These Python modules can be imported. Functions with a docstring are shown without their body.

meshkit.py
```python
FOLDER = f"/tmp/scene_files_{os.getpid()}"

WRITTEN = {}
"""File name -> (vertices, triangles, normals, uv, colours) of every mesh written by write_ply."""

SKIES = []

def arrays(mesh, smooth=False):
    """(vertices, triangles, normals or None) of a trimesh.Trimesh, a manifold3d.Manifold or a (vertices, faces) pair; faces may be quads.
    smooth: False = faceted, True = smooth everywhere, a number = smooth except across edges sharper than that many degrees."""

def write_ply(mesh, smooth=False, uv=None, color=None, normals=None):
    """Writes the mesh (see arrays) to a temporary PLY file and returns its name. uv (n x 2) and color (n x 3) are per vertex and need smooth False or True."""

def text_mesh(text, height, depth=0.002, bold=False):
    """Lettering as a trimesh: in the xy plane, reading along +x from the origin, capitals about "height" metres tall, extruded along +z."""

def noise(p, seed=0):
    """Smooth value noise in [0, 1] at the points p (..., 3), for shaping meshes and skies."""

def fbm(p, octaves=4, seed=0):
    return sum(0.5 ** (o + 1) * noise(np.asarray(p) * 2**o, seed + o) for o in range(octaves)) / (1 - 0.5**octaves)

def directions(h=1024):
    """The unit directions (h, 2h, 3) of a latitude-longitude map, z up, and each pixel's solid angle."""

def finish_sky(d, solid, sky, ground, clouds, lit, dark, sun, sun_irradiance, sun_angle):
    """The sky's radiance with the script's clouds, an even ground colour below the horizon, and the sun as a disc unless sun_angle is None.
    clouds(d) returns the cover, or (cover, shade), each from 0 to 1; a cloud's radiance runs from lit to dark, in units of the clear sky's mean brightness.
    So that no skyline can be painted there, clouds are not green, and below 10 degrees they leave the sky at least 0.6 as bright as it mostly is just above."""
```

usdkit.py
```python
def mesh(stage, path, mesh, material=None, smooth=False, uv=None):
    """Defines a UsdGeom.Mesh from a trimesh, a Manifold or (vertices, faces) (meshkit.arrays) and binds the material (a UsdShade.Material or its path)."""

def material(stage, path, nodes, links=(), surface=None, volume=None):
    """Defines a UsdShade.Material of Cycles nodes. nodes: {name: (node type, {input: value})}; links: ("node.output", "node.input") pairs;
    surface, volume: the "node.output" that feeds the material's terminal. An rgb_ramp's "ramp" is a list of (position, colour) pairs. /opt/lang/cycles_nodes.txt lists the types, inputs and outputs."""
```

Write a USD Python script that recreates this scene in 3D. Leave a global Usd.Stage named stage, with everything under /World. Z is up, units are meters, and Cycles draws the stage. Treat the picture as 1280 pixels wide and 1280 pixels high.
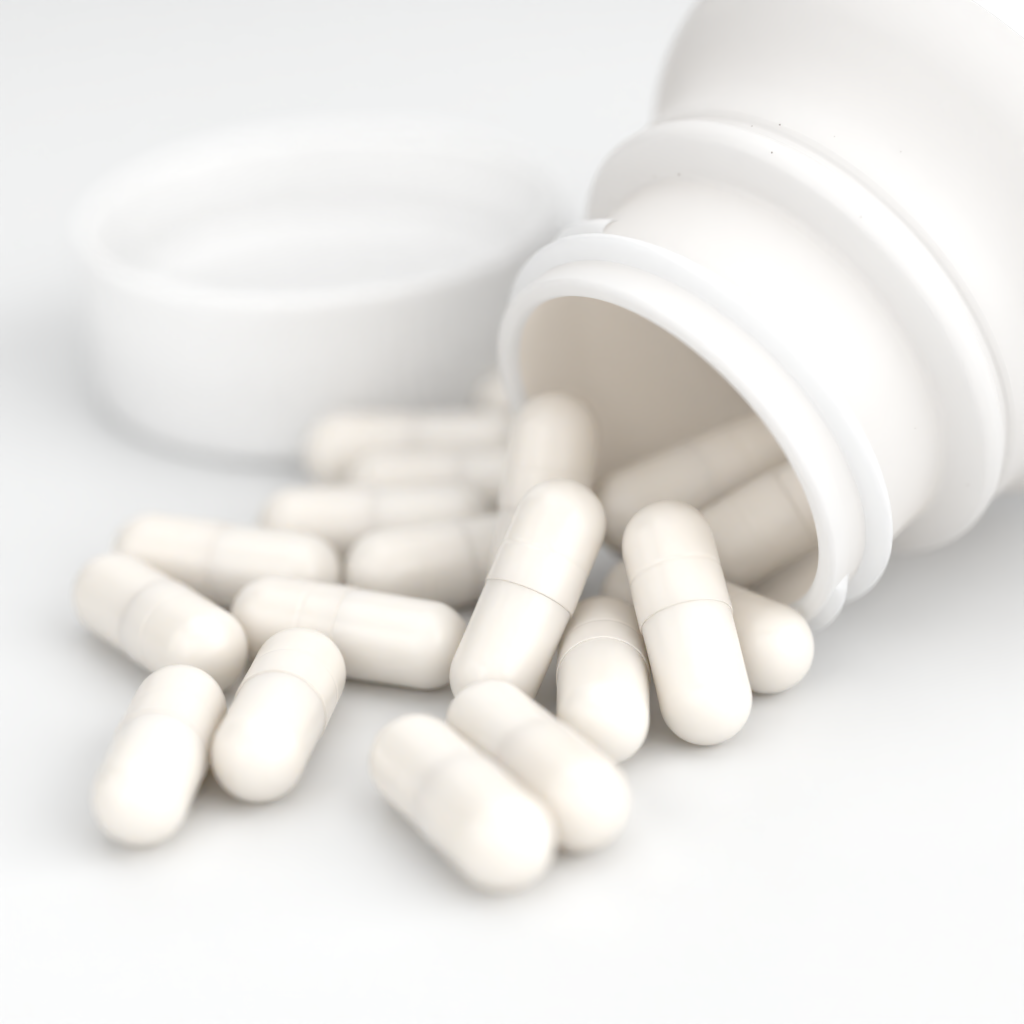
import math, numpy as np, trimesh, usdkit, meshkit
from pxr import Usd, UsdGeom, UsdLux, UsdShade, Gf, Sdf

stage = Usd.Stage.CreateInMemory()
UsdGeom.SetStageUpAxis(stage, UsdGeom.Tokens.z)
UsdGeom.SetStageMetersPerUnit(stage, 1.0)
UsdGeom.Scope.Define(stage, '/World/Looks')
MM = 0.001
rng = np.random.default_rng(7)

# ---------------------------------------------------------------- camera
ELEV, DIST, FPX, ROLL = 0.4205622, 303.53547, 4000.0, -0.0232377
cf = np.array([0, math.cos(ELEV), -math.sin(ELEV)])
cu0 = np.array([0, math.sin(ELEV), math.cos(ELEV)]); cr0 = np.array([1.0, 0, 0])
cr = math.cos(ROLL) * cr0 + math.sin(ROLL) * cu0
cu = -math.sin(ROLL) * cr0 + math.cos(ROLL) * cu0
cpos = -DIST * cf
cam = UsdGeom.Camera.Define(stage, '/World/camera')
M4 = Gf.Matrix4d(*cr, 0, *cu, 0, *(-cf), 0, *(cpos * MM), 1)
cam.AddTransformOp().Set(M4)
cam.CreateHorizontalApertureAttr(36.0); cam.CreateVerticalApertureAttr(36.0)
cam.CreateFocalLengthAttr(36.0 * FPX / 1280)
cam.CreateFStopAttr(7.7)
FOCUS = DIST - 41.5
cam.CreateFocusDistanceAttr(float(FOCUS * MM))
cam.CreateClippingRangeAttr(Gf.Vec2f(0.01, 50))
cam.CreateExposureAttr(0.40)

# ---------------------------------------------------------------- studio lamps (large soft boxes, out of frame)
def softbox(name, pos, target, w, h, radiance, color=(1, 1, 1)):
    l = UsdLux.RectLight.Define(stage, '/World/' + name)
    z = np.array(pos, float) - np.array(target, float); z /= np.linalg.norm(z)
    up = np.array([0, 0, 1.0]) if abs(z[2]) < 0.95 else np.array([0, 1.0, 0])
    x = np.cross(up, z); x /= np.linalg.norm(x); y = np.cross(z, x)
    l.AddTransformOp().Set(Gf.Matrix4d(*x, 0, *y, 0, *z, 0, *map(float, pos), 1))
    l.CreateWidthAttr(w); l.CreateHeightAttr(h); l.CreateIntensityAttr(radiance); l.CreateColorAttr(Gf.Vec3f(*color))
KEY = 1.0
softbox('softbox_overhead', (0.02, 0.0, 0.30), (0.02, 0.0, 0), 0.36, 0.32, 1.34 * KEY)
softbox('softbox_front', (-0.1, -1.5, 0.85), (0, 0, 0), 2.6, 1.6, 1.1 * KEY)
softbox('softbox_left', (-1.4, -0.7, 0.75), (0, 0, 0), 2.2, 1.4, 1.15 * KEY)
softbox('softbox_right', (1.4, -0.5, 0.8), (0, 0, 0), 2.2, 1.5, 2.4 * KEY)
softbox('softbox_back', (0.0, 1.6, 0.8), (0, 0, 0), 2.6, 1.5, 0.85 * KEY)

# ---------------------------------------------------------------- helpers
counts = {}
def numbered(name):
    k = counts.get(name, 0); counts[name] = k + 1
    return name if k == 0 else '%s_%03d' % (name, k)
def tag(p, **kw):
    for k, v in kw.items():
        if v: p.SetCustomDataByKey(k, v)
def revolve(profile, seg=160, reverse=False):
    """Surface of revolution about z with normals taken from the profile: (verts, faces, normals)."""
    P = np.asarray(profile, float)
    d = np.gradient(P, axis=0); d /= np.maximum(np.linalg.norm(d, axis=1, keepdims=True), 1e-12)
    N = np.stack([d[:, 1], -d[:, 0]], 1)          # right-hand side of the direction of travel
    t = np.linspace(0, 2 * np.pi, seg, endpoint=False)
    c, s = np.cos(t), np.sin(t)
    V = np.stack([np.outer(P[:, 0], c), np.outer(P[:, 0], s), np.repeat(P[:, 1][:, None], seg, 1)], -1).reshape(-1, 3)
    NN = np.stack([np.outer(N[:, 0], c), np.outer(N[:, 0], s), np.repeat(N[:, 1][:, None], seg, 1)], -1).reshape(-1, 3)
    n = len(P); i = np.arange(n - 1)[:, None]; j = np.arange(seg)[None]; j2 = (j + 1) % seg
    a, b, c_, d_ = i * seg + j, i * seg + j2, (i + 1) * seg + j2, (i + 1) * seg + j
    F = np.concatenate([np.stack([a, b, c_], -1).reshape(-1, 3), np.stack([a, c_, d_], -1).reshape(-1, 3)])
    fn = np.cross(V[F[:, 1]] - V[F[:, 0]], V[F[:, 2]] - V[F[:, 0]])
    F = F[np.linalg.norm(fn, axis=1) > 1e-9]
    return V, F, NN
def put(path, vfn, mat, scale=MM):
    V, F, N = vfn
    m = usdkit.mesh(stage, path, trimesh.Trimesh(np.asarray(V) * scale, F, process=False), mat, smooth=False if N is None else False)
    if N is not None:
        V = np.asarray(V) * scale
        from pxr import Vt
        m.CreatePointsAttr(Vt.Vec3fArray.FromNumpy(V.astype(np.float32)))
        m.CreateFaceVertexCountsAttr(Vt.IntArray.FromNumpy(np.full(len(F), 3, np.int32)))
        m.CreateFaceVertexIndicesAttr(Vt.IntArray.FromNumpy(np.asarray(F, np.int32).ravel()))
        m.CreateNormalsAttr(Vt.Vec3fArray.FromNumpy(np.asarray(N, np.float32))); m.SetNormalsInterpolation('vertex')
    return m
def arc(cx, cz, r, a0, a1, n):
    t = np.radians(np.linspace(a0, a1, n))
    return [(cx + r * math.cos(x), cz + r * math.sin(x)) for x in t]
def smooth_profile(pts, n=120, sm=None):
    from scipy.interpolate import PchipInterpolator
    pts = np.asarray(pts, float)
    L = np.r_[0, np.cumsum(np.hypot(*np.diff(pts, axis=0).T))]
    x = np.linspace(0, L[-1], n)
    return np.stack([PchipInterpolator(L, pts[:, 0])(x), PchipInterpolator(L, pts[:, 1])(x)], 1)
def frame(zdir, up=(0, 0, 1.0)):
    z = np.array(zdir, float); z /= np.linalg.norm(z)
    x = np.cross(up, z); x /= np.linalg.norm(x); y = np.cross(z, x)
    return x, y, z
def place(prim, origin, x, y, z):
    UsdGeom.Xformable(prim).AddTransformOp().Set(Gf.Matrix4d(*x, 0, *y, 0, *z, 0, *(np.array(origin, float) * MM), 1))

# ---------------------------------------------------------------- materials
L = '/World/Looks/'
table_mat = usdkit.material(stage, L + 'white_acrylic', {
    'g': ('geometry', {}), 'n': ('noise_texture', {'scale': 9.0, 'detail': 3.0}), 'm': ('mix_color', {'a': (0.70, 0.706, 0.707), 'b': (0.715, 0.719, 0.719)}),
    'p': ('principled_bsdf', {'roughness': 0.42, 'specular_ior_level': 0.3})},
    [('g.position', 'n.vector'), ('n.fac', 'm.fac'), ('m.result', 'p.base_color')], surface='p.BSDF')
def plastic(name, color, warm, fac, rough):
    return usdkit.material(stage, L + name, {
        'g': ('geometry', {}), 'n': ('noise_texture', {'scale': 900.0, 'detail': 3.0}), 'b': ('bump', {'strength': 0.06, 'distance': 0.0002}),
        'p': ('principled_bsdf', {'base_color': color, 'roughness': rough, 'specular_ior_level': 0.4}),
        't': ('translucent_bsdf', {'color': warm}), 'x': ('mix_closure', {'fac': fac})},
        [('g.position', 'n.vector'), ('n.fac', 'b.height'), ('b.normal', 'p.normal'), ('p.BSDF', 'x.closure1'), ('t.BSDF', 'x.closure2')], surface='x.closure')
bottle_mat = plastic('white_bottle_plastic', (0.855, 0.868, 0.882), (0.985, 0.982, 0.978), 0.45, 0.38)
inner_mat = plastic('inner_wall_bounce_tint', (0.965, 0.915, 0.85), (0.985, 0.925, 0.85), 0.8, 0.5)  # warmth of light bouncing inside the bottle is put into this colour
cap_mat = plastic('white_cap_plastic', (0.94, 0.94, 0.938), (0.97, 0.967, 0.96), 0.32, 0.35)
label_mat = usdkit.material(stage, L + 'white_label_paper', {'p': ('principled_bsdf', {'base_color': (0.60, 0.598, 0.596), 'roughness': 0.5})}, surface='p.BSDF')
def shell(name, lo, hi, rough):
    return usdkit.material(stage, L + name, {
        'o': ('object_info', {}), 'tc': ('texture_coordinate', {}), 'n': ('noise_texture', {'scale': 260.0, 'detail': 3.0}),
        'n2': ('noise_texture', {'scale': 1400.0, 'detail': 2.0}), 'b': ('bump', {'strength': 0.10, 'distance': 0.0001}),
        'mm': ('math', {'math_type': 'multiply_add', 'value2': 0.5}), 'hf': ('math', {'math_type': 'multiply', 'value2': 0.5}),
        'm': ('mix_color', {'a': lo, 'b': hi}),
        'p': ('principled_bsdf', {'roughness': rough, 'specular_ior_level': 0.5, 'subsurface_weight': 0.25, 'subsurface_radius': (1.0, 0.75, 0.5), 'subsurface_scale': 0.0012})},
        [('tc.object', 'n.vector'), ('tc.object', 'n2.vector'), ('n2.fac', 'b.height'), ('o.random', 'hf.value1'), ('n.fac', 'mm.value1'), ('hf.value', 'mm.value3'),
         ('mm.value', 'm.fac'), ('m.result', 'p.base_color'), ('b.normal', 'p.normal')], surface='p.BSDF')
cap_shell_mat = shell('capsule_cap_shell', (0.745, 0.693, 0.634), (0.78, 0.735, 0.682), 0.24)
body_shell_mat = shell('capsule_body_shell', (0.748, 0.698, 0.641), (0.78, 0.739, 0.688), 0.25)

# ---------------------------------------------------------------- setting
tt = trimesh.creation.box([2.6, 2.6, 0.02]); tt.apply_translation([0, 0.3, -0.01])
t = usdkit.mesh(stage, '/World/tabletop', tt, table_mat)
tag(t.GetPrim(), label='smooth seamless white tabletop under the bottle, cap and capsules', category='tabletop', kind='structure')

# ---------------------------------------------------------------- bottle (local z runs from the mouth to the base)
th, phz = 0.35907503, 0.76666662
ax = np.array([math.cos(th) * math.cos(phz), math.cos(th) * math.sin(phz), math.sin(th)])
mouth = np.array([12.51375, -29.53087, 17.571423])
bx = np.cross(ax, [0, 0, 1.0]); bx /= np.linalg.norm(bx)      # towards the right of the picture
bup = np.cross(bx, ax)                                       # upwards
bottle = UsdGeom.Xform.Define(stage, '/World/pill_bottle').GetPrim()
place(bottle, mouth, bup, np.cross(ax, bup), ax)                # local x = up, y = ax x up
tag(bottle, label='large white plastic pill bottle tipped mouth down, spilling capsules', category='bottle')
ysign = 1.0 if np.dot(np.cross(ax, bup), bx) > 0 else -1.0
B = '/World/pill_bottle/'
R0, RI = 18.35, 16.54
# outer profile travels from the base to the mouth so that normals face outwards; here given mouth -> base, reversed when used
rim = [(RI, 0.95)] + arc(RI + 0.75, 0.72, 0.75, 180, 270, 8) + [(RI + 0.9, -0.05)] + arc(R0 - 0.55, 0.55, 0.62, 272, 360, 8) + [(R0 + 0.06, 1.4), (R0, 2.2)]
def out(profile): return revolve(np.array(profile)[::-1])        # normals outwards for a mouth -> base list
def dense(pts, k=6):
    pts = np.asarray(pts, float)
    q = [pts[0]]
    for p0, p1 in zip(pts[:-1], pts[1:]):
        for i in range(1, k + 1): q.append(p0 + (p1 - p0) * i / k)
    return np.array(q)
put(B + 'rim', out(rim), bottle_mat)
put(B + 'neck', out(dense([(R0, 2.2), (R0, 8.0), (R0 + 0.05, 14.3)])), bottle_mat)
fl = [(R0 + 0.05, 14.3)] + arc(R0 + 0.9, 14.3, 0.85, 180, 95, 9)[1:] + [(21.3, 15.75)] + \
     [(21.9, 15.95), (22.25, 16.45), (22.4, 17.1), (22.36, 17.7), (22.1, 18.3), (21.7, 18.7), (21.45, 19.1), (21.45, 19.5), (21.75, 19.9), (21.95, 20.3)]
put(B + 'flange', out(smooth_profile(fl, 90)), bottle_mat)
sh = [(21.95, 20.3), (22.05, 21.0), (22.1, 22.0), (22.25, 23.4), (22.7, 25.0), (23.5, 26.8), (24.9, 29.0), (26.3, 31.0), (27.2, 33.0), (27.75, 35.0), (28.1, 37.5), (28.25, 41), (28.3, 50), (28.3, 70), (28.3, 90), (27.9, 93.5), (26.6, 96), (24.0, 97.3), (20, 97.6), (10, 97.0), (0.01, 97.0)]
put(B + 'body', out(smooth_profile(sh, 260)), bottle_mat)
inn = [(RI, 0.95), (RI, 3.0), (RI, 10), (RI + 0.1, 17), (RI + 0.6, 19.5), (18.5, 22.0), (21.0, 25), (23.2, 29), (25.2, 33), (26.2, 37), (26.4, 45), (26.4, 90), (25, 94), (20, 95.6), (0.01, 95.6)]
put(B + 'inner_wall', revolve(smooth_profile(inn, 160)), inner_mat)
tag(stage.GetPrimAtPath(B + 'inner_wall'), label='inside wall of the bottle, warm bounced light put into its cream colour')
# screw thread: a rounded helical bead
def thread():
    ph = np.radians(np.arange(-242, 337.1, 1.5))
    s = 4.4 + 4.0 * ph / (2 * np.pi)
    u_ = np.minimum((np.degrees(ph) + 242) / 26.0, (338 - np.degrees(ph)) / 20.0)
    hgt = 1.72 * np.clip(u_, 0, 1) ** 0.5
    prof = np.array([(-1.25, -0.15), (-1.0, 0.12), (-0.72, 0.55), (-0.5, 0.83), (-0.25, 0.97), (0.0, 1.0), (0.3, 0.97), (0.55, 0.84), (0.8, 0.55), (1.1, 0.15), (1.4, -0.15)])
    V = []
    for p_, s_, h_ in zip(ph, s, hgt):
        for ds, k in prof:
            r_ = R0 + k * h_ if k > 0 else R0 + k
            V.append((r_ * math.cos(p_), ysign * r_ * math.sin(p_), s_ + ds))
    V = np.array(V); n, m_ = len(ph), len(prof); F = []
    for i in range(n - 1):
        for j in range(m_ - 1):
            a_, b_, c_, d_ = i * m_ + j, i * m_ + j + 1, (i + 1) * m_ + j + 1, (i + 1) * m_ + j
            F += [(a_, b_, c_), (a_, c_, d_)]
    F = np.array(F)
    tm = trimesh.Trimesh(V, F, process=False)
    c = V[F].mean(1); nn = tm.face_normals
    if np.mean((nn[:, :2] * c[:, :2]).sum(1)) < 0: F = F[:, ::-1]
    return trimesh.Trimesh(V * MM, F, process=False)
usdkit.mesh(stage, B + 'thread', thread(), bottle_mat, smooth=True)
lab = [(27.93, 36.4), (28.0, 36.42), (28.17, 37.7), (28.32, 41), (28.37, 50), (28.37, 85), (28.31, 85.1)]
lb = stage.GetPrimAtPath(put(B + 'paper_label', out(dense(lab, 5)), label_mat).GetPath())

# a few specks of capsule dust caught on the flange and shoulder
dust_mat = usdkit.material(stage, L + 'grey_dust', {'p': ('principled_bsdf', {'base_color': (0.42, 0.39, 0.37), 'roughness': 0.8})}, surface='p.BSDF')
specks = []
for s_, a_, r_, d_ in [(20.25, 8.0, 21.95, .11), (16.77, 13.1, 22.33, .12), (18.37, -2.8, 21.91, .09), (19.5, 1.4, 21.47, .06), (14.86, -14.3, 18.95, .11), (15.24, -49.0, 19.4, .12),
                       (16.56, 37.4, 22.28, .07), (23.92, 33.0, 22.42, .05), (15.59, 113.1, 20.72, .08), (15.0, -25.0, 19.0, .07), (21.6, 20.0, 22.08, .05), (12.0, 88.0, 18.4, .05)]:
    m_ = trimesh.creation.icosphere(2, d_ * 0.7)
    m_.vertices *= 1 + 0.5 * (meshkit.noise(m_.vertices * 14 + s_ * 3)[:, None] - 0.5)
    m_.apply_scale([1, 1.25, 0.9]); a2 = math.radians(a_)
    m_.apply_translation([r_ * math.cos(a2), r_ * math.sin(a2), s_]); m_.apply_scale(MM); specks.append(m_)
dm = usdkit.mesh(stage, B + 'dust_specks', trimesh.util.concatenate(specks), dust_mat, smooth=True)
tag(dm.GetPrim(), kind='stuff', label='tiny dark dust specks on the flange and shoulder')

# ---------------------------------------------------------------- cap, open side up
cc = np.array([-18.3, 35.6, 0.0]); tilt = np.array([-0.035, -0.03, 1.0])
x, y, z = frame(tilt, up=(0, 1, 0))
RC = 25.0; HC = 18.0
low = 23.5 * math.sqrt(1 - z[2] ** 2)
capx = UsdGeom.Xform.Define(stage, '/World/bottle_cap').GetPrim()
place(capx, cc + np.array([0, 0, low]), x, y, z)
tag(capx, label='white plastic screw cap lying open side up behind the capsules', category='bottle cap')
K = '/World/bottle_cap/'
def ribbed(profile, n_ribs=90, depth=0.16, z0=3.0, z1=HC - 2.6):
    V, F, N = revolve(profile, seg=n_ribs * 6)
    a_ = np.arctan2(V[:, 1], V[:, 0]); rr = np.hypot(V[:, 0], V[:, 1])
    k = np.clip((V[:, 2] - z0) / 0.6, 0, 1) * np.clip((z1 - V[:, 2]) / 0.6, 0, 1) * (rr > RC - 1.2)
    sc = 1 - depth * k * (0.5 + 0.5 * np.cos(a_ * n_ribs)) / np.maximum(rr, 1)
    V = V * np.stack([sc, sc, np.ones_like(sc)], 1)
    return trimesh.Trimesh(V * MM, F, process=False)
skirt = [(0.01, 0.35), (18.0, 0.3), (21.0, 0.0)] + arc(RC - 1.5, 1.5, 1.5, -90, 0, 10) + [(RC, z_) for z_ in np.linspace(2.6, HC - 1.0, 24)] + arc(RC - 0.75, HC - 0.75, 0.75, 0, 180, 14) + [(RC - 1.5, HC - 1.6)]
usdkit.mesh(stage, K + 'skirt', ribbed(skirt), cap_mat, smooth=40)
inner = dense([(RC - 1.5, HC - 1.6), (RC - 1.6, 9.0), (RC - 1.75, 2.6), (RC - 2.4, 1.75), (RC - 4.5, 1.7), (0.01, 1.7)], 6)
put(K + 'inner_wall', revolve(inner), cap_mat)
liner = [(RC - 2.1, 7.2), (RC - 2.1, 8.7)] + arc(RC - 2.7, 8.7, 0.55, 20, 160, 8) + [(RC - 4.4, 7.6), (RC - 4.6, 6.8), (RC - 6.0, 6.6), (0.01, 6.6)]
put(K + 'liner', revolve(dense(liner, 3)), cap_mat)

# ---------------------------------------------------------------- capsules
RCAP, RBOD, HALF = 3.90, 3.76, 6.95
def make_capsule(path, k):
    UsdGeom.Xform.Define(stage, path)
    gro = 3.3 + 0.25 * k
    cyl = np.array([zz for zz in np.unique(np.r_[np.linspace(0.14, HALF, 30), np.linspace(gro - .45, gro + .45, 11)])])
    rr = RCAP - 0.045 * np.exp(-((cyl - gro) / 0.2) ** 2) - 0.03 * np.clip((cyl - 0.5) / HALF, 0, 1)
    rtop = rr[-1]
    capp = [(RBOD - 0.05, 0.10), (RBOD + 0.02, 0.03), (RBOD + 0.08, 0.01), (RCAP - 0.015, 0.06)] + list(zip(rr, cyl)) + arc(0, HALF, rtop, 3, 89.8, 26)
    bod = arc(0, -(10.85 - RBOD), RBOD - 0.02, -89.8, -3, 26) + list(zip(np.linspace(RBOD - 0.02, RBOD, 14), np.linspace(-(10.85 - RBOD), 0.4, 14)))
    for name, prof, mat, seed in (('cap_shell', capp, cap_shell_mat, 3 * k + 1), ('body_shell', bod, body_shell_mat, 3 * k + 1)):
        V, F, N = revolve(prof, seg=72)
        d = meshkit.fbm(V * 0.16 + 10 * k + 3.3, 2, seed) - 0.5
        V = V + N * (d * 0.14)[:, None]
        put(path + '/' + name, (V, F, N), mat)
VAR = 4
for k in range(VAR):
    make_capsule('/capsule_form_%d' % k, k)
    stage.GetPrimAtPath('/capsule_form_%d' % k).SetSpecifier(Sdf.SpecifierClass)

CAPS = {  # endpoints of the axis (mm); which end carries the cap half (0 = first, 1 = second); label
 'A': ([-7.84, -56.37, 3.9], [-1.27, -68.6, 3.93], 1, 'frontmost ivory capsule lying on the bare tabletop, nearest the camera'),
 'B': ([-1.96, -50.82, 3.9], [4.61, -63.05, 3.92], 1, 'ivory capsule lying parallel against the right side of the frontmost capsule'),
 'C': ([-27.3, -46.99, 3.91], [-29.11, -60.77, 3.9], 0, 'ivory capsule at the lower left, end toward the camera, outermost of the left group'),
 'D': ([-17.91, -40.6, 3.9], [-20.38, -54.28, 3.91], 0, 'ivory capsule slanting toward the camera beside the outermost lower left capsule'),
 'E': ([-34.73, -24.71, 3.9], [-26.34, -35.78, 3.91], 1, 'leftmost ivory capsule, slanting down right toward the two lower left capsules'),
 'F': ([-32.13, -16.64, 3.92], [-19.04, -21.35, 3.9], 0, 'ivory capsule lying sideways behind the leftmost capsule'),
 'G': ([-19.45, -11.57, 3.9], [-5.54, -11.46, 3.9], 0, 'slightly blurred capsule lying level, just in front of the two most blurred ones'),
 'H': ([-11.1, -21.48, 3.9], [2.13, -17.19, 3.9], 0, 'capsule lying half hidden behind the big leaning capsule, its left end showing'),
 'I': ([-20.53, -30.5, 3.9], [-7.61, -35.63, 3.9], 0, 'sharp ivory capsule lying sideways with its right end against the big leaning capsule'),
 'J': ([3.99, -33.45, 13.7], [-1.64, -41.54, 3.9], 0, 'big sharp ivory capsule leaning up to the right at the centre of the pile'),
 'K': ([3.91, -20.45, 16.26], [1.36, -26.23, 3.9], 0, 'steep capsule leaning behind the big central one, overlapping the left of the bottle rim'),
 'L': ([12.9, -35.9, 12.6], [15.33, -46.46, 3.9], 0, 'sharp upright looking capsule on top of the pile in front of the bottle mouth'),
 'M': ([7.49, -35.84, 3.91], [6.89, -49.74, 3.9], 0, 'capsule pointing at the camera, wedged low between the two big upright capsules'),
 'N': ([11.33, -27.69, 3.91], [21.12, -37.57, 3.9], 1, 'capsule on the tabletop below the bottle rim, rounded end poking out at far right'),
 'O': ([10.43, -20.5, 8.98], [22.74, -14.54, 11.47], 1, 'shaded capsule lying inside the bottle mouth, upper of the two there'),
 'P': ([18.44, -24.7, 7.04], [30.55, -22.29, 13.42], 0, 'shaded capsule lying inside the bottle mouth, lower of the two there'),
 'R': ([-11.59, -3.56, 3.9], [2.31, -3.73, 3.9], 0, 'blurred capsule lying level, second back in the row before the cap'),
 'S': ([-15.94, 5.9, 3.9], [-2.04, 5.59, 3.9], 0, 'very blurred capsule lying level, closest to the cap in its row'),
 'T': ([0.24, 16.52, 3.9], [12.19, 23.62, 3.9], 0, 'blurred capsule mostly hidden behind the left edge of the bottle rim'),
}
for i, (key, (p0, p1, capend, label)) in enumerate(CAPS.items()):
    p0, p1 = np.array(p0), np.array(p1)
    zc = (p0 - p1) if capend == 0 else (p1 - p0)
    zc /= np.linalg.norm(zc)
    x, y, z = frame(zc)
    a_ = rng.uniform(0, 2 * np.pi)
    x, y = x * math.cos(a_) + y * math.sin(a_), -x * math.sin(a_) + y * math.cos(a_)
    pr = UsdGeom.Xform.Define(stage, '/World/' + numbered('capsule')).GetPrim()
    place(pr, (p0 + p1) / 2, x, y, z)
    pr.GetReferences().AddInternalReference('/capsule_form_%d' % (i % VAR))
    pr.SetInstanceable(True)
    tag(pr, label=label, category='capsule', group='ivory capsules spilled from the bottle')
